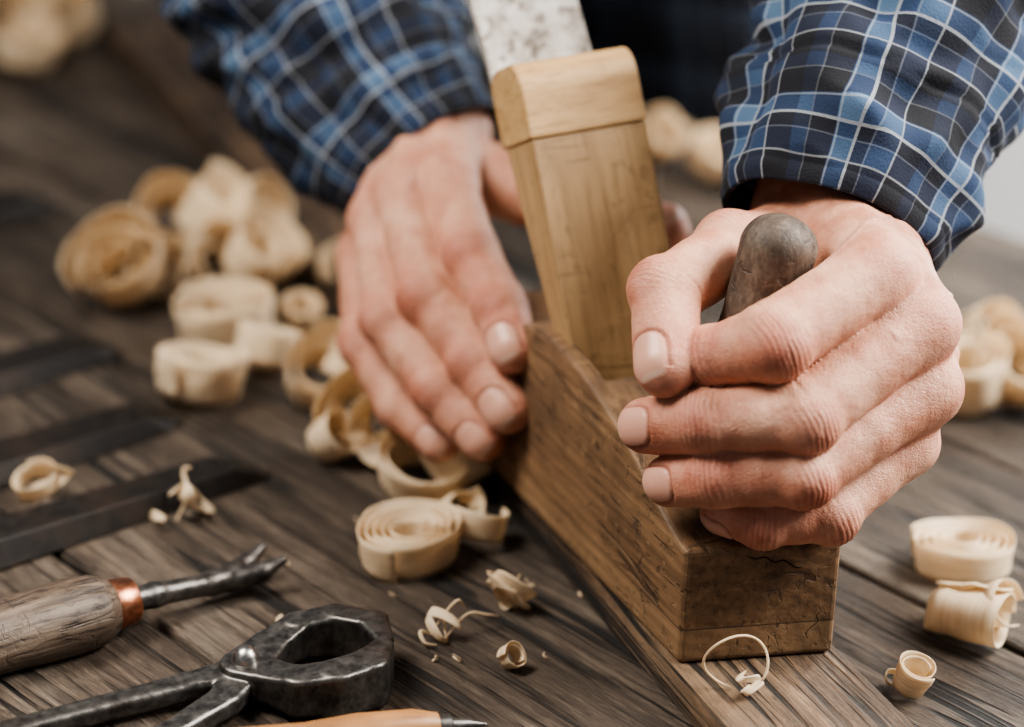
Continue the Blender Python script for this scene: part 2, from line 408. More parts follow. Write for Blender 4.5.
# ---------------------------------------------------------------- bench
A41=math.radians(41)
bench=empty('workbench'); bench.rotation_euler=(0,0,A41+math.pi/2)
w0=-39.5; widths=[15.5,13,14.5,12.5,15,12,13.5]
yy=w0
for i,wd in enumerate(widths):
    dz=[0,-.06,0,-.1,0,-.04,0][i]
    o=box('plank_%d'%(i+1),(-78,0,-4),(132,wd-.3,dz),M['bench'],bench,.24,3)
    o.location=Vector((0,yy,0))*S; yy+=wd
for i,(lx,ly) in enumerate([(-70,-33),(124,-33),(-70,50),(124,50)]):
    box('leg_%d'%(i+1),(lx-4,ly-4,-75),(lx+4,ly+4,-4.1),M['legs'],bench,.3)
box('apron_back',(-65,-36,-16),(119,-33,-4.1),M['legs'],bench,.2)
box('apron_front',(-65,50,-16),(119,53,-4.1),M['legs'],bench,.2)

# ---------------------------------------------------------------- board being planed
A=math.radians(21.5)
board=box('timber_board',(0,-16,0.02),(7.1,112,1.5),M['board'],None,.12,3)
place(board,(7.6,-37.55,0),(0,0,A))

# ---------------------------------------------------------------- wooden plane
AB=math.radians(23.4)
plane=empty('wooden_hand_plane'); place(plane,(7.05,-35.2,1.52),(0,0,AB))
hs=[(0,4.95),(1.2,5.15),(3,6.05),(5,7.0),(8,8.0),(11,8.7),(13.5,8.9),(16,8.7),(19,7.4),(24,7.0)]
def hgt(s): return float(np.interp(s,[a for a,_ in hs],[b for _,b in hs]))
V=[];Fc=[]; N=49
sk=math.tan(math.radians(12))
for i in range(N):
    s=24*i/(N-1)
    h=sum(hgt(min(24,max(0,s+d))) for d in (-1.2,-.6,0,.6,1.2))/5
    wd=6.35+.65*min(1,s/12)
    f=1-i/(N-1)
    for x,z in ((0,0),(wd,0),(wd,h),(0,h)):
        V.append((x,s-(x*sk*.9)*f**3,z))
for i in range(N-1):
    for j in range(4):
        k=(j+1)%4; Fc.append((i*4+j,i*4+k,(i+1)*4+k,(i+1)*4+j))
Fc.append((3,2,1,0)); Fc.append(tuple((N-1)*4+j for j in range(4)))
body=mesh_obj('body',V,Fc,M['body'],plane,smooth=False)
fixn(body); bevel(body,.24,3,50)
cp=[(9.4,11),(9.9,3),(11.4,3),(15.6,11)]
V=[(x,s,z) for x in (.75,6.1) for s,z in cp]
Fc=[(0,1,2,3),(7,6,5,4)]+[(i,i+4,(i+1)%4+4,(i+1)%4) for i in range(4)]
cut=mesh_obj('cut',V,Fc,None,plane,smooth=False); fixn(cut)
mb=body.modifiers.new('bo','BOOLEAN'); mb.object=cut; mb.operation='DIFFERENCE'; mb.solver='EXACT'
apply_mods(body); bpy.data.objects.remove(cut)
fy=lambda x:-x*sk*.9
def crk(pts,nm,r=.04): tube(nm,[(x,fy(x)+.015,z) for x,z in pts],[.008]+[r]*(len(pts)-2)+[.008],M['crack'],plane,n=len(pts)*6,seg=6,ell=(1,1))
crk([(2.3,4.72),(2.8,4.5),(3.2,4.54),(3.6,4.3),(4.0,4.34),(4.5,4.0),(4.9,4.02)],'crack_1')
crk([(3.2,4.54),(3.3,4.2),(3.15,3.9)],'crack_2',.025)
crk([(5.9,2.1),(5.55,1.8),(5.6,1.5),(5.2,1.1),(5.25,.6)],'crack_3',.025)
wedge=empty('wedge',plane)
lean=math.radians(24)
wedge.location=Vector((.6,12.6,8.6))*S; wedge.rotation_euler=(-lean,math.radians(-4.5),0)
def prism(name,prof,x0,x1,mat,parent,bev=.1,seg=2):
    n=len(prof); V=[(x0,a,b) for a,b in prof]+[(x1,a,b) for a,b in prof]
    Fc=[tuple(range(n)),tuple(range(2*n-1,n-1,-1))]+[(i,(i+1)%n,(i+1)%n+n,i+n)[::-1] for i in range(n)]
    o=mesh_obj(name,V,Fc,mat,parent,smooth=False); fixn(o)
    if bev: bevel(o,bev,seg,35)
    return o
prism('wedge_stem',[(0,-5.0),(0,9.2),(3.3,9.2),(.8,-5.0)],0,5.45,M['wedge'],wedge,.1)
cap=[(-.06,9.24),(-.08,11.3)]+[(.95-1.03*math.cos(a),11.3+1.35*math.sin(a)) for a in np.linspace(.15,1.5,8)]+[(2.4,12.68)]+[(2.6+1.0*math.sin(a),11.6+1.05*math.cos(a)) for a in np.linspace(.1,1.5,7)]+[(3.6,9.24)]
prism('wedge_cap',cap,-.06,5.51,M['wedge2'],wedge,.12,3)
iron=empty('iron_holder',plane); iron.location=Vector((.95,14.35,8.6))*S; iron.rotation_euler=(-math.radians(34),math.radians(-5.5),0)
prism('blade',[(0,-5.6),(0,17.5),(.42,17.5),(.42,-5.3)],0,5.0,M['blade'],iron,.06)
prism('chip_breaker',[(-.28,-5.2),(-.28,4),(-.02,4),(-.02,-5.6)],.15,4.85,M['steel'],iron,.04)
def to_world_parent(o,parent):
    o.parent=parent
    bpy.context.view_layer.update()
    o.matrix_parent_inverse=parent.matrix_world.inverted()
def horn_f(p):
    d=rc(p,(9.6,-31.4,6.9),(9.4,-31.3,9.5),1.75,1.3)
    d=smin(d,rc(p,(9.4,-31.3,9.5),(9.2,-31.0,13.8),1.3,1.15),.6)
    d=smin(d,rc(p,(9.2,-31.0,13.8),(10.1,-30.7,17.6),1.15,1.42),.6)
    d=smin(d,sp(p,(10.4,-30.6,17.5),1.36),.3)
    return smax(d,6.6-p[:,2],.15)
P,Q=surface(horn_f,(7,-34,5.8),(12.5,-28.5,19.9),.11)
P=P+0.06*vnoise(P,2.4,3)[:,None]*np.array((1,1,.5))
horn=mesh_obj('horn_grip',P,Q,M['horn'])
to_world_parent(horn,plane)

# ---------------------------------------------------------------- hands
def nrm(v): v=np.array(v,float); return v/np.linalg.norm(v)
def build_hand(name,fingers,palm,extras,veins,lo,hi,parent,thumb,seed=0,fat=1.0):
    chains=fingers+[thumb]
    for c in chains: c['r']=[r*fat for r in c['r']]
    def chain(p,c):
        J=c['j'];R=c['r']; d=None
        for i in range(len(J)-1):
            a=np.array(J[i],float);b=np.array(J[i+1],float); m=(a+b)/2
            ends=[(a,m,R[i],(R[i]+R[i+1])/2*.94),(m,b,(R[i]+R[i+1])/2*.94,R[i+1])] if i<len(J)-2 else [(a,b,R[i],R[i+1])]
            for (u,v,ru,rv) in ends:
                q=rc(p,u,v,ru,rv); d=q if d is None else smin(d,q,.22)
        for (jp,dn,r) in c['kn']:
            d=smin(d,sp(p,jp+dn*.22*r,r*.95),.25)
        t=c['t']; n=c['nail']; tip=np.array(J[-1],float)
        d=smin(d,sp(p,tip-t*.5*R[-1]-n*.25*R[-1],R[-1]*.98),.25)
        return d
    for c in chains:
        J=[np.array(x,float) for x in c['j']]
        c['t']=nrm(J[-1]-J[-2]); n=np.array(c['nail'],float); n-=c['t']*n.dot(c['t']); c['nail']=nrm(n)
        c['kn']=[]
        for i in range(1,len(J)-1):
            v=(nrm(J[i-1]-J[i])+nrm(J[i+1]-J[i])); 
            dn=-nrm(v) if np.linalg.norm(v)>.25 else c['nail']
            c['kn'].append((J[i],dn,c['r'][i]))
    def pal(p):
        d=None
        for a,b,r1,r2 in palm:
            q=rc(p,a,b,r1,r2); d=q if d is None else smin(d,q,.9)
        return d
    def fn(p):
        pd=pal(p); tot=None
        for c in chains:
            g=smin(pd,chain(p,c),.7)
            tot=g if tot is None else smin(tot,g,.07)
        for a,b,r1,r2,k in extras:
            tot=smin(tot,rc(p,a,b,r1,r2),k)
        return tot
    P,Q=surface(fn,lo,hi,.08)
    d,g=dgrad(fn,P)
    P=P.astype(float); disp=np.zeros(len(P)); red=np.zeros(len(P)); nail=np.zeros(len(P)); ned=np.zeros(len(P)); crs=np.zeros(len(P)); vein=np.zeros(len(P))
    owner=np.argmin(np.stack([chain(P.astype(np.float32),c) for c in chains]),0)
    wv=vnoise(P,1.6,seed+9)*.10+vnoise(P,5.0,seed+5)*.04
    disp+=.034*vnoise(P,2.2,seed+1)+.010*vnoise(P,7,seed+2)
    # raised veins on the back of the hand: ridges along polylines projected on the skin
    Pw=P+np.stack([vnoise(P,1.1,seed+31),vnoise(P,1.1,seed+32),vnoise(P,1.1,seed+33)],1)*.12
    for pl in veins:
        best=np.full(len(P),9.0)
        for a,b in zip(pl[:-1],pl[1:]):
            a=np.array(a,float); b=np.array(b,float); ab=b-a
            t=np.clip(((Pw-a)@ab)/(ab@ab),0,1); dd=Pw-a-t[:,None]*ab
            nn_=(dd*g).sum(1); lat=np.sqrt(np.maximum((dd**2).sum(1)-nn_**2,0))+np.maximum(np.abs(nn_)-.9,0)
            best=np.minimum(best,lat)
        vv=np.exp(-(best/.13)**2); disp+=.055*vv; vein=np.maximum(vein,vv)
    for ci,c in enumerate(chains):
        J=[np.array(x,float) for x in c['j']]; R=c['r']; own=(owner==ci)
        t=c['t'];n=c['nail'];b=np.cross(t,n); r=R[-1]; q=P-J[-1]; x=q@b; y=q@t; z=q@n
        facing=(g@n>.05)&(z>0)&own
        hw=.68*r; hl=.74*r
        qq=(np.abs(x/hw)**3+np.abs((y-.05*r)/hl)**3)**(1/3)
        nomask=1-np.clip((1.25-qq)/.15,0,1)*facing
        disp*=np.where(own,nomask,1)
        for i in range(0,len(J)-1):
            if i==0: 
                q0=P-J[0]; red+=.5*np.exp(-(q0**2).sum(1)/(1.1*R[0])**2)*(g@c['kn'][0][1]>0); continue
            jp,dn,rr=c['kn'][i-1]; dv=nrm(J[i+1]-J[i-1]); q1=P-(jp+dn*rr*.6); s=(P-jp)@dv+wv
            rad=(q1**2).sum(1); dorsal=np.clip((g@dn-.0)*2.0,0,1)*own*nomask
            m=np.exp(-rad/(1.1*rr)**2)*dorsal
            wav=sum(am*np.exp(-((s-o)/wdt)**2) for o,am,wdt in ((0,1,.06),(.2,.8,.05),(-.22,.8,.05),(.42,.7,.05),(-.45,.7,.05),(.66,.5,.05),(-.68,.5,.05),(.9,.3,.05),(-.92,.3,.05)))
            disp-=.075*m*wav; crs+=.85*m*wav
            red+=.9*np.exp(-rad/(1.05*rr)**2)*np.clip(g@dn,0,1)*own
            pm=np.clip((-(g@dn)+.35)*1.5,0,1)*own*np.exp(-((P-jp)**2).sum(1)/(1.6*rr)**2)*nomask
            disp-=.07*pm*np.exp(-(s/.09)**2); crs+=.8*pm*np.exp(-(s/.08)**2)
        for i in range(1,len(J)-1):
            mdp=(J[i]+J[i+1])/2; dv=nrm(J[i+1]-J[i]); s=(P-mdp)@dv+wv*1.5
            mm=own*nomask*np.exp(-((P-mdp)**2).sum(1)/(1.5*R[i])**2)*np.clip(vnoise(P,1.2,seed+ci+20)+.4,0,1)
            cw=np.exp(-((s-.3)/.04)**2)+np.exp(-((s+.15)/.04)**2)
            disp-=.025*mm*cw; crs+=.35*mm*cw
        mk=np.clip((1.03-qq)/.07,0,1)*facing
        nail=np.maximum(nail,mk)
        ned=np.maximum(ned,np.clip((y-.05*r-.74*hl)/(.08*r),0,1)*mk)
        gr=np.exp(-((qq-1.08)/.07)**2)*(y<.75*hl)*facing
        disp+=.02*mk-.085*gr; crs+=.8*gr
        red+=.6*np.exp(-(q**2).sum(1)/(1.5*r)**2)*own
    P=P+g*disp[:,None]
    o=mesh_obj(name,P,Q,M['skin'],parent)
    add_attr(o,'red',np.clip(red,0,1)); add_attr(o,'nail',nail); add_attr(o,'nedge',ned); add_attr(o,'crease',np.clip(crs,0,1)); add_attr(o,'vein',vein*(1-nail))
    return o

carp=empty('carpenter')
LF=[dict(j=[(14.1,-31.2,16.9),(9.9,-34.4,15.15),(7.7,-33.5,14.1),(7.1,-31.9,12.9)],r=[1.5,1.46,1.14,.95],nail=(-.6,-.6,-.3)),
    dict(j=[(15.8,-31.6,15.0),(11.2,-35.1,12.45),(7.5,-34.7,11.9),(5.35,-33.3,11.0)],r=[1.5,1.36,1.2,1.06],nail=(-.75,-.75,.25)),
    dict(j=[(16.3,-31.9,12.4),(11.3,-35.3,10.1),(8.0,-35.1,9.7),(6.3,-34.0,9.0)],r=[1.4,1.22,1.1,.97],nail=(-.7,-.8,.1)),
    dict(j=[(15.6,-31.8,10.0),(12.6,-34.4,8.1),(10.0,-34.9,7.8),(8.5,-34.1,7.8)],r=[1.3,1.12,.98,.88],nail=(-.7,-.2,-.6))]
LT=dict(j=[(11.9,-25.5,15.6),(8.7,-27.8,16.4),(5.95,-31.1,15.75),(5.9,-33.9,13.8)],r=[1.7,1.42,1.32,1.16],nail=(-.45,-.85,-.1))
LP=[((13.0,-24.3,17.0),(14.0,-31.3,16.7),2.0,1.4),((14.0,-24,16.9),(15.8,-31.6,14.9),2.1,1.5),((14.8,-24,16.0),(16.2,-31.7,12.4),2.0,1.4),
    ((14.4,-24.5,14.8),(15.6,-31.6,10.1),1.9,1.4),
    ((12.0,-23.2,16.6),(14.6,-17.5,22.6),2.2,2.8),((14.4,-23.2,16.6),(16.8,-17.5,22.2),2.2,2.7),
    ((13.0,-26,13.6),(13.4,-30,10.6),1.7,1.6),
    ((12.9,-28.5,13),(13.2,-30,12.5),2.2,2.1),((12.0,-24.6,15.8),(9.3,-27.3,16.3),2.0,1.35)]
LX=[((13.4,-25.5,18.2),(14.2,-31.0,18.1),.3,.3,.5),((14.8,-25.5,18.1),(16.2,-31.0,16.45),.3,.3,.5),((16.0,-26,16.6),(17.4,-31.0,13.6),.27,.27,.5)]
LV=[[(15.4,-24.5,18.6),(14.9,-28,18.2),(16.9,-30.8,15.8)],[(14.9,-28,18.2),(13.2,-30.4,18.2),(11.8,-32.4,17.3)],[(16.6,-26,17.2),(17.2,-29.5,15.0),(17.6,-31,12.6)],[(16.9,-30.8,15.8),(14.6,-33.2,14.8)]]
build_hand('left_hand',LF,LP,LX,LV,(3.2,-38,5.5),(22,-15,26),carp,LT,1,1.06)
dx=np.array((-.55,-.1,0))
def sh(L): return [tuple(np.array(p)+dx) for p in L]
RF=[dict(j=sh([(-2.9,-9.9,13.2),(-1.5,-15.0,11.3),(-.1,-17.7,9.8),(.55,-19.5,8.6)]),r=[1.3,1.24,1.16,1.05],nail=(-.5,-.75,.5)),
    dict(j=sh([(-4.9,-10.2,12.5),(-3.4,-15.7,9.5),(-1.1,-18.2,7.4),(.4,-20.0,5.9)]),r=[1.32,1.27,1.17,1.07],nail=(-.6,-.75,.3)),
    dict(j=sh([(-6.2,-9.7,11.1),(-5.2,-15.1,8.1),(-2.8,-17.9,5.8),(-.7,-19.4,4.2)]),r=[1.27,1.2,1.11,1.01],nail=(-.5,-.8,.2)),
    dict(j=sh([(-6.8,-8.7,8.9),(-6.4,-13.3,6.1),(-4.6,-15.8,4.1),(-2.7,-17.4,3.1)]),r=[1.22,1.12,1.01,.92],nail=(-.5,-.8,.2))]
RT=dict(j=[(-2.8,-5.2,12.3),(1.4,-7.2,11.6),(4.7,-9.6,11.6),(7.0,-11.6,11.8)],r=[1.6,1.35,1.2,1.1],nail=(0,-.3,1))
RP=[((-4.0,-3.4,13.6),(-3.4,-9.9,13.1),2.0,1.4),((-4.8,-3.2,13.6),(-5.3,-10.2,12.4),2.1,1.4),((-5.3,-3.2,13.0),(-6.6,-9.7,11.1),2.0,1.35),
    ((-5.5,-3.4,12.2),(-7.2,-8.8,9.0),1.8,1.3),
    ((-3.7,-3.0,13.8),(-6.8,2.4,18.9),2.2,2.8),((-5.2,-3.0,13.2),(-9.0,2.4,17.9),2.1,2.8),
    ((-3.5,-4.5,12.7),(.2,-6.9,11.7),1.7,1.35),((-4.6,-7,11.0),(-5.3,-10,9.9),1.6,1.4)]
RX=[((-4.0,-5.2,15.2),(-3.6,-9.8,14.4),.3,.3,.5),((-5.3,-5.2,15.1),(-5.8,-10,13.7),.3,.3,.5),((-6.4,-5.4,13.9),(-7.3,-9.6,12.2),.27,.27,.5)]
RV=[[(-5.0,-4,15.6),(-4.7,-8,14.8),(-5.2,-11.5,13.4)],[(-4.7,-8,14.8),(-3.2,-11.5,14.0)],[(-6.5,-4.5,14.6),(-6.6,-8,13.6),(-6.9,-11.5,11.6)]]
build_hand('right_hand',RF,RP,RX,RV,(-13,-23,1),(10.5,5.5,22.5),carp,RT,2,1.09)

# ---------------------------------------------------------------- shirt
def fold(seed,amp=.5):
    o1=Vector((seed*3.1,seed*1.7,0))
    def f(s,a,r,L):
        v=Vector((math.cos(a)*1.1,math.sin(a)*1.1,s*.16))
        n=mnoise.noise(v*1.2+o1); n2=mnoise.noise(Vector((math.cos(a)*2.2,math.sin(a)*2.2,s*.5))*1.0+o1*2)
        ridge=(1-abs(mnoise.noise(Vector((math.cos(a)*1.3,math.sin(a)*1.3,s*.28+math.sin(a)*.8))*1.1+o1))*2.2)
        env=min(1,s/4.0+.2)
        e=0
        if s<.9: e=.10*math.sin(min(1,s/.9)*math.pi)-.05
        if 5.4<s<5.9: e-=.12
        return amp*env*(n*1.1+n2*.7+ridge*.6)+e
    return f
def sleeve(name,P,rad,seed,amp,up):
    o=tube(name,P,rad,M['plaid'],carp,n=240,seg=128,disp=fold(seed,amp),caps=False,uv=True,circ=31.2,up=up,ell=(1.0,.92))
    m=o.modifiers.new('s','SOLIDIFY'); m.thickness=.22*S; m.offset=-1
    return o
sleeve('left_sleeve',[(12.9,-24.6,16.2),(14.5,-21.2,19.6),(17.2,-15.3,25.2),(22,-5,34),(22,12,38),(18,34,45)],[4.35,5.2,6.4,7.5,8,9],1,.9,(0,-1,1))
sleeve('right_sleeve',[(-4.5,-4.6,12.3),(-7.3,-2.0,14.6),(-10.5,2.6,18.8),(-16.0,12.5,28.5),(-15,30,36),(-9,50,44)],[4.15,5.0,6.3,7.5,8,9],2,.9,(0,-1,1))
def loft(name,secs,mat,parent,seg=96,n=60,seed=5,amp=.6):
    C=catmull([s for s in secs],n); V=[];Fc=[]
    for i in range(n):
        cx,cy,cz,ra,rb=C[i]
        for j in range(seg):
            a=2*math.pi*j/seg; k=1+amp*.05*mnoise.noise(Vector((math.cos(a)*2,math.sin(a)*2,cz*.08+seed)))
            u=math.cos(a)*ra*k; v=math.sin(a)*rb*k
            V.append((cx-u*math.sin(A41)+v*math.cos(A41),cy+u*math.cos(A41)+v*math.sin(A41),cz))
    for i in range(n-1):
        for j in range(seg):
            k=(j+1)%seg; Fc.append((i*seg+j,i*seg+k,(i+1)*seg+k,(i+1)*seg+j))
    Fc.append(tuple(range(seg))[::-1]); Fc.append(tuple((n-1)*seg+j for j in range(seg)))
    o=mesh_obj(name,V,Fc,mat,parent); uvl=o.data.uv_layers.new(name='UVMap'); me=o.data
    for p in me.polygons:
        if len(p.vertices)!=4: continue
        js=[me.loops[l].vertex_index%seg for l in p.loop_indices]; wrap=max(js)-min(js)>1
        for l in p.loop_indices:
            i,j=divmod(me.loops[l].vertex_index,seg); 
            if wrap and j==0: j=seg
            uvl.data[l].uv=(j/seg*98.8,C[i][2])
    return o
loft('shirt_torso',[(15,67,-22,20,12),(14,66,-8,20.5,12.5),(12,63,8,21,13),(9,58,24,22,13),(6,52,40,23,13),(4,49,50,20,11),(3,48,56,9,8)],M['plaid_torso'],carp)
for k,sg in enumerate((-1,1)):
    cx,cy=15-sg*9*math.sin(A41),67+sg*9*math.cos(A41)
    tube('trouser_leg_%d'%(k+1),[(cx,cy,-18),(cx,cy,-45),(cx,cy,-74.9)],[9.5,7.5,7],M['jeans'],carp,n=20,seg=32)

# ---------------------------------------------------------------- shavings
shv=empty('wood_shavings')
cnt=[0]
def ribbon(pts,nrmls,width,loc,rot=(0,0,0),thick=.05,name='shaving',taper=0.0,wob=0.0,base=0.0):
    cnt[0]+=1
    n=len(pts); m=6; V=[];Fc=[]
    L=0; Ls=[]; cc=cnt[0]
    for i in range(n):
        if i: L+=np.linalg.norm(pts[i]-pts[i-1])
        Ls.append(L); t=i/(n-1)
        wf=width*(1-taper*abs(2*t-1)**3)*(1+.10*mnoise.noise(Vector((L*.5,cc*2.2,1))))
        sh_=wob*width*mnoise.noise(Vector((L*.35,cc*3.1,7)))
        for j in range(m+1):
            u=j/m-.5
            e=.12*wob*width*mnoise.noise(Vector((L*.8,j*.5,cc*5.3)))
            rad=pts[i].copy(); rad[2]=0; nn=np.linalg.norm(rad); rad=rad/nn if nn>1e-6 else rad
            V.append(pts[i]+nrmls[i]*(u*wf+sh_)+rad*(e*4+.10*width*wob*math.cos(u*3)))
    for i in range(n-1):
        for j in range(m): a=i*(m+1)+j; Fc.append((a,a+1,a+m+2,a+m+1))
    o=mesh_obj('%s_%d'%(name,cnt[0]),V,Fc,M['shav'],shv)
    uvl=o.data.uv_layers.new(name='UVMap')
    for p in o.data.polygons:
        for l in p.loop_indices:
            i,j=divmod(o.data.loops[l].vertex_index,m+1); uvl.data[l].uv=(Ls[i],j/m*width)
    md=o.modifiers.new('s','SOLIDIFY'); md.thickness=thick*S; md.offset=0
    eu=Euler([math.radians(a) for a in rot]); mt=np.array(eu.to_matrix())
    zmin=(np.array(V)@mt.T)[:,2].min()
    o.location=Vector((loc[0],loc[1],base-zmin+thick*.6))*S; o.rotation_euler=eu
    return o
def roll(x,y,R,W,turns=2.5,tilt=(0,0,0),grow=.5,cone=.0,z=0,wob=.12,thick=.035,open_=0,ph=0):
    n=int(44*turns)+24; P=[];Nn=[]; k=cnt[0]
    for i in range(n):
        t=i/(n-1); a=t*turns*2*math.pi+ph; r=R*(grow+(1-grow)*t)*(1+.05*math.sin(2*a+k)+.025*math.sin(3.3*a+2*k))
        if t>.9: r*=1+open_*(t-.9)*10
        P.append(np.array((r*math.cos(a),r*math.sin(a)*.94,cone*W*(t-.5)*turns))); Nn.append(np.array((.10*math.cos(a),.10*math.sin(a),1.0)))
    return ribbon(P,Nn,W,(x,y),tilt,thick,wob=wob,base=z)
def crumple(x,y,R,W,seed,turns=2.0,z=0,thick=.035):
    rnd=random.Random(seed); n=90; P=[];Nn=[]
    f=[rnd.uniform(.6,1.6) for _ in range(6)]; ph=[rnd.uniform(0,6) for _ in range(6)]
    for i in range(n):
        t=i/(n-1)*turns*2*math.pi
        p=np.array((R*math.sin(f[0]*t+ph[0])*(.5+.5*i/n),R*math.cos(f[1]*t+ph[1])*.8,R*.75*math.sin(f[2]*.7*t+ph[2])))
        P.append(p); Nn.append(nrm((math.sin(f[3]*t*.5+ph[3]),math.cos(f[4]*t*.5+ph[4]),.9)))
    return ribbon(P,Nn,W,(x,y),(0,0,rnd.uniform(0,360)),thick,taper=.5,wob=.1,base=z)
def strand(pts,r=.05,nm='tendril'):
    cnt[0]+=1
    tube('%s_%d'%(nm,cnt[0]),pts,[r*.5]+[r]*(len(pts)-2)+[r*.3],M['shav'],shv,n=len(pts)*10,seg=6)

roll(-22.0,7.0,2.9,2.7,2.6,(38,-20,10),.30,.18); roll(-20.6,8.0,1.9,2.2,1.5,(60,30,0),.4,.2)
roll(-17.4,14.5,3.0,3.0,2.3,(25,28,40),.35,.2); roll(-20.3,16.0,2.6,2.8,2,(50,10,0),.4,.2); roll(-15.6,16.5,2.4,2.6,1.8,(65,-20,70),.5,.2)
roll(-14.7,10.0,2.4,2.6,2.4,(15,35,0),.4,.15); roll(-17.0,10.5,2.0,2.0,1.6,(60,0,30),.6,.1)
roll(-15.8,2.0,2.8,2.0,3.4,(6,-4,0),.35,.04); 
roll(-15.7,-6.6,2.35,2.2,2.6,(-4,8,30),.5,.05); roll(-13.0,-2.6,1.9,1.9,2.0,(15,20,90),.5,.08)
roll(-11.6,3.8,1.2,1.4,1.6,(20,10,0),.5); roll(-9.8,9.8,1.7,2.0,2,(70,10,30),.5,.1)
roll(-9.6,-6.3,2.3,2.0,2.3,(35,10,0),.45,.12); roll(-8.4,-4.6,1.8,1.6,1.8,(10,30,60),.6)
roll(-7.2,-12.0,2.1,2.7,1.6,(50,-28,20),.6,.2); roll(-5.8,-13.4,2.0,2.3,1.4,(70,25,-30),.7,.2); roll(-8.5,-13.6,1.2,1.8,1.2,(25,45,0),.7)
roll(-3.9,-17.2,2.3,1.8,1.6,(12,-10,60),.75,.12); roll(-2.3,-16.2,1.8,2.1,1.5,(20,20,200),.6,.12); 
roll(-4.2,-24.0,2.4,1.75,4.6,(3,-3,20),.28,.02,ph=.4,wob=.06)
roll(-1.7,-21.4,1.7,1.3,.55,(15,5,130),.9,0,ph=1.0); roll(-2.2,-20.2,1.0,1.2,1.1,(60,0,40),.6,.1)
crumple(.2,-28.3,.8,1.1,11,1.7); crumple(.5,-28.1,.6,1.0,4,1.3)
crumple(-2.5,-31.0,.65,.5,21,1.2,thick=.03)
def off(L,dy=-.8): return [(a,b+dy,c) for a,b,c in L]
strand(off([(-3.0,-30.4,.3),(-2.5,-30.0,1.0),(-1.9,-29.9,1.7),(-1.6,-29.6,1.2)]),.06); strand(off([(-2.3,-30.4,.3),(-1.5,-29.6,.9),(-.7,-29.2,.7),(-.2,-28.9,.5)]),.06)
strand(off([(-3,-30.3,.3),(-3.4,-30.7,.6),(-3.2,-31.1,.3),(-2.7,-30.9,.1)]),.08)
roll(.4,-33.4,.55,.75,1.6,(35,40,0),.6,thick=.04)
crumple(-14.3,-20.4,1.0,.9,31,1.7); crumple(-15.8,-21.4,.45,.5,32,1.0); strand(off([(-15.0,-20,.2),(-14.6,-19.4,1.2),(-14.8,-18.9,2.2),(-14.4,-19.2,2.5)],-1),.1)
roll(-21.9,-18.6,1.15,.8,1.3,(20,-15,0),.6); crumple(-21.2,-18.7,.9,.7,41,1.2)
for a in ((-39,58,3.4,3.4,(40,20,0)),(-36.0,61,3.6,3.0,(20,-30,40)),(-41.5,64,3.5,3.5,(60,0,80)),(-37,55,2.6,2.4,(10,20,0)),(-38.5,66,3.2,3.2,(30,30,30))):
    roll(a[0],a[1],a[2],a[3],2.3,a[4],.5,.15)
roll(23.4,-4.8,2.0,2.9,2.2,(15,-8,0),.5,.08); roll(26.0,-3.0,2.5,2.8,2.0,(40,20,0),.5,.16); roll(28.8,-1.6,2.2,2.6,1.8,(15,-30,20),.6,.1); roll(25.5,.8,2.0,2.2,2,(60,10,20),.6,.1)
roll(20.4,-22.9,2.45,1.5,5.0,(2,3,150),.20,wob=.05)
roll(19.6,-29.2,1.2,3.3,1.25,(84,8,58),.75,.0,thick=.06); roll(20.4,-28.6,1.0,2.8,.8,(60,10,35),.8)
roll(16.6,-34.3,.75,1.2,1.9,(18,12,0),.6); roll(15.9,-33.7,.4,.6,1.2,(50,0,0),.6)
roll(13.0,34.0,2.0,2.0,2,(20,20,0),.5,.1); roll(9.4,38.0,1.8,2,2,(50,0,40),.5,.1); roll(15.5,32.5,1.4,1.6,2,(30,0,0),.6)
rr_=random.Random(3)
for i in range(14):
    x=rr_.uniform(-14,4); y=rr_.uniform(-34,-17)
    if abs((x+4)**2+(y+24)**2)<9: continue
    crumple(x,y,rr_.uniform(.12,.25),rr_.uniform(.1,.22),100+i,.6,thick=.02)
ring=[(9.1+1.25*math.cos(a),-37.2+.25*math.sin(2*a),1.62+1.2+1.15*math.sin(a)) for a in np.linspace(-.9,4.6,14)]
strand(ring,.05); crumple(9.6,-37.5,.5,.35,55,1.5,z=1.52,thick=.03)

# ---------------------------------------------------------------- pincers
pin=empty('pincers')
pv=(-10.1,-36.1)
def T(L,dy=-.4): return [(a,b+dy) for a,b in L]
def jaws(p):
    a=flat(p,[pv]+T([(-9.3,-33.9),(-8.3,-32.6),(-6.8,-32.1),(-5.3,-32.7),(-4.75,-34.2)]),[1.05,.78,.66,.66,.66,.42],[.55,.6,.8,.95,1.0,1.0],[1.0,1.0,1.05,1.08,1.1,1.1],.18)
    b=flat(p,[pv]+T([(-9.0,-36.4),(-7.8,-37.1),(-6.4,-36.9),(-5.2,-36.1),(-4.75,-34.8)]),[1.05,.80,.76,.80,.78,.46],[.55,.6,.8,.95,1.0,1.0],[1.0,1.0,1.05,1.08,1.1,1.1],.18)
    h1=flat(p,[pv]+T([(-12.2,-36.5),(-15.5,-38.4),(-19.5,-40.9),(-26,-45)]),[.95,.6,.5,.5,.55],[.45,.42,.42,.42,.42],[.9,.75,.65,.6,.6],.25)
    h2=flat(p,[pv]+T([(-10.7,-37.6),(-12.4,-40.0),(-15.5,-43),(-21,-47.5)]),[.95,.66,.52,.5,.55],[.45,.42,.42,.42,.42],[.9,.75,.65,.6,.6],.25)
    return smin(np.minimum(a,b),np.minimum(h1,h2),.1)
P,Q=surface(jaws,(-27.5,-49.5,-.2),(-3.5,-31,2.6),.10)
mesh_obj('pincer_body',P,Q,M['iron'],pin)
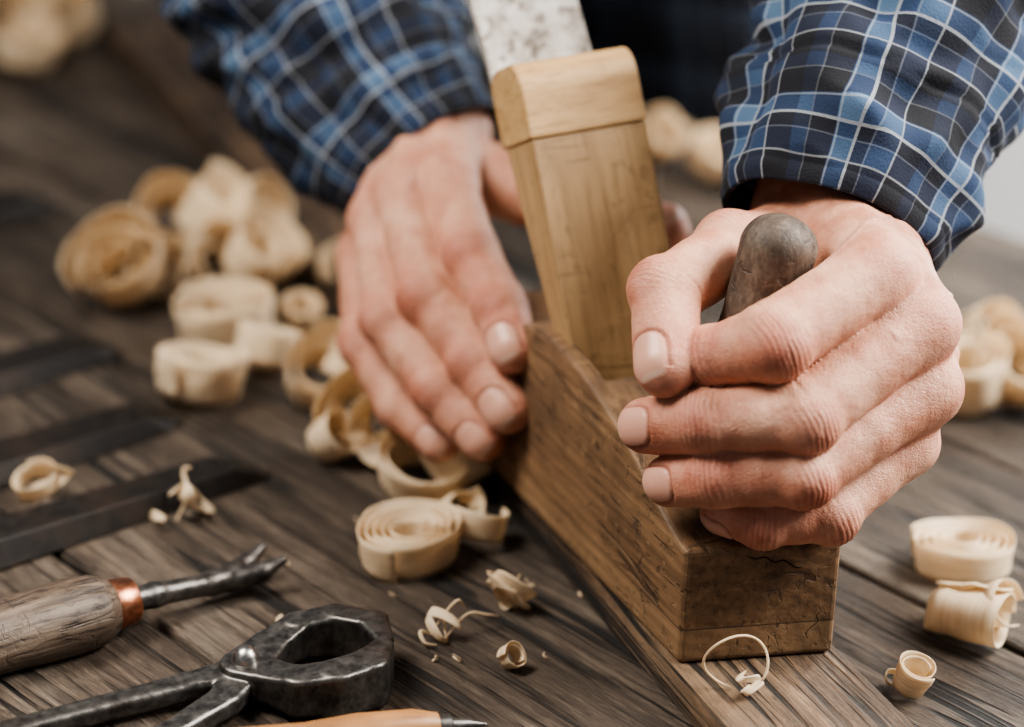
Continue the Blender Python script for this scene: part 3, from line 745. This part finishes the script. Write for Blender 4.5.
riv=lambda p: smin(rc(p,(pv[0],pv[1],1.2),(pv[0],pv[1],1.62),.62,.5),rc(p,(pv[0],pv[1],1.6),(pv[0],pv[1],1.75),.42,.35),.2)
P,Q=surface(riv,(pv[0]-1.2,pv[1]-1.2,.3),(pv[0]+1.2,pv[1]+1.2,2.5),.08)
mesh_obj('rivet',P,Q,M['steel'],pin)

# ---------------------------------------------------------------- tack lifter with copper ferrule
tl=empty('tack_lifter')
h0=Vector((-26.5,-40.1,1.65)); h1=Vector((-16.2,-31.6,1.35)); dr=(h1-h0).normalized(); Lh=(h1-h0).length
lathe('handle',[(0,.3),(.1,.9),(.6,1.45),(2,1.62),(5,1.6),(8,1.45),(10,1.55),(11.6,1.6),(12.6,1.5),(Lh-.1,1.18),(Lh,.9)],M['handle'],tl,64,h0,h1)
h2=h1+dr*1.0
lathe('ferrule',[(-.12,.9),(-.1,1.04),(0,1.08),(.9,1.0),(1.0,.94),(1.02,.5)],M['copper'],tl,48,h1,h2)
a0=h1+dr*.9
def toolf(p):
    B=lambda s,off=0,z=0:(a0.x+dr.x*s-dr.y*off,a0.y+dr.y*s+dr.x*off,a0.z+z)
    d=rc(p,B(-.3),B(1.2,0,-.1),.58,.5); d=smin(d,rc(p,B(1.2,0,-.1),B(4.0,0,-.4),.5,.46),.3)
    d=smin(d,rc(p,B(4.0,0,-.4),B(5.2,0,-.4),.52,.62),.3)
    for sg in (-1,1):
        d=smin(d,rc(p,B(5.1,sg*.22,-.4),B(6.2,sg*.58,-.25),.50,.42),.15)
        d=smin(d,rc(p,B(6.2,sg*.58,-.25),B(7.1,sg*.80,.15),.40,.18),.15)
    return d
P,Q=surface(toolf,(-17.2,-32.8,-.1),(-8.5,-24,2.6),.08)
mesh_obj('forged_shank',P,Q,M['iron'],tl)

# ---------------------------------------------------------------- awl
awl=empty('awl')
w0_=Vector((-13,-42.7,.9)); w1=Vector((-2.3,-39.4,.85)); dw=(w1-w0_).normalized(); Lw=(w1-w0_).length
lathe('handle',[(0,.2),(.15,.6),(.8,.85),(3,.8),(6,.7),(8,.82),(Lw-1,.74),(Lw-.05,.5),(Lw,.3)],M['handle2'],awl,48,w0_,w1)
w2=w1+dw*1.9-Vector((0,0,.2))
lathe('blade',[(-.3,.42),(.4,.42),(.5,.28),(1.2,.24),(1.9,.05)],M['iron'],awl,24,w1,w2)

# ---------------------------------------------------------------- dark chisels
def chisel(tip,wd,Lb,ang,th=.7,hl=12):
    e=empty('chisel'); e.location=Vector((tip[0],tip[1],0.03))*S; e.rotation_euler=(0,0,math.radians(ang))
    V=[(0,-wd*.3,.05),(0,wd*.3,.05),(-1.4,-wd*.42,.05),(-1.4,wd*.42,.05),(-2.2,-wd*.30,th),(-2.2,wd*.30,th),
       (-Lb,-wd*.5,.05),(-Lb,wd*.5,.05),(-Lb,-wd*.34,th+.25),(-Lb,wd*.34,th+.25)]
    Fc=[(0,2,3,1),(0,1,5,4),(2,6,7,3),(4,5,9,8),(0,4,2),(1,3,5),(2,4,8,6),(3,7,9,5),(6,8,9,7)]
    o=mesh_obj('blade',V,Fc,M['chisel'],e,smooth=False); fixn(o); bevel(o,.05,2,30)
    lathe('shank',[(0,wd*.4),(.8,wd*.3),(2.2,.5),(3,.75),(3.3,.8)],M['chisel'],e,32,(-Lb+.2,0,1.4),(-Lb-3,0,1.45))
    lathe('handle',[(0,.9),(.1,1.0),(1.2,1.15),(4,1.45),(8,1.3),(hl-.5,1.4),(hl,.9)],M['handle'],e,32,(-Lb-3,0,1.5),(-Lb-4,0,1.5))
    return e
chisel((-21.4,.2),4.0,16,46,.9); chisel((-17.0,-8.8),3.8,15,46,.9); chisel((-11.9,-14.8),3.2,17,43,1.0); chisel((-29.0,24),4.2,16,40,.9)

# ---------------------------------------------------------------- room
box('floor',(-300,-250,-80),(350,400,-75),M['floor'],None,0)
wl=box('wall_back',(-350,0,-75),(350,8,220),M['wall'],None,0)
wl.location=Vector((95,175,0))*S; wl.rotation_euler=(0,0,A41-math.pi/2)

# ---------------------------------------------------------------- lights
def area(name,loc,tgt,size,power,colr):
    l=bpy.data.lights.new(name,'AREA'); l.energy=power; l.size=size*S; l.color=colr
    o=bpy.data.objects.new(name,l); link(o); o.location=Vector(loc)*S
    o.rotation_euler=(Vector(tgt)-Vector(loc)).to_track_quat('-Z','Y').to_euler(); return o
area('window_light',(100,-25,100),(12,-28,5),62,42,(1,.955,.90))
area('upper_left_fill',(-60,-40,100),(5,-27,8),45,14,(1,.92,.83))  # added soft fill for highlights on the hands, no actual lamp hangs here
area('wall_wash',(130,90,80),(120,160,-20),80,70,(1,1,1))
wd=bpy.data.worlds.new('World'); scene.world=wd; wd.use_nodes=True
bg=wd.node_tree.nodes['Background']; bg.inputs[0].default_value=(.84,.86,.92,1); bg.inputs[1].default_value=.15

# ---------------------------------------------------------------- camera
th=math.radians(22); r=math.radians(2)
R=Vector((math.cos(r),math.sin(r)*math.sin(th),math.sin(r)*math.cos(th)))
U=Vector((-math.sin(r),math.cos(r)*math.sin(th),math.cos(r)*math.cos(th)))
F=Vector((0,math.cos(th),-math.sin(th)))
cam=bpy.data.cameras.new('camera'); co=bpy.data.objects.new('camera',cam); link(co)
m=Matrix.Identity(4)
for i in range(3): m[i][0]=R[i]; m[i][1]=U[i]; m[i][2]=-F[i]
m[0][3],m[1][3],m[2][3]=0,-120.1*S,48.5*S
co.matrix_world=m
cam.lens=85; cam.sensor_width=36; cam.clip_start=.05
cam.dof.use_dof=True; cam.dof.focus_distance=.955; cam.dof.aperture_fstop=3.7
scene.camera=co
scene.view_settings.view_transform='AgX'
scene.view_settings.look='AgX - Medium High Contrast'
scene.view_settings.exposure=0.42
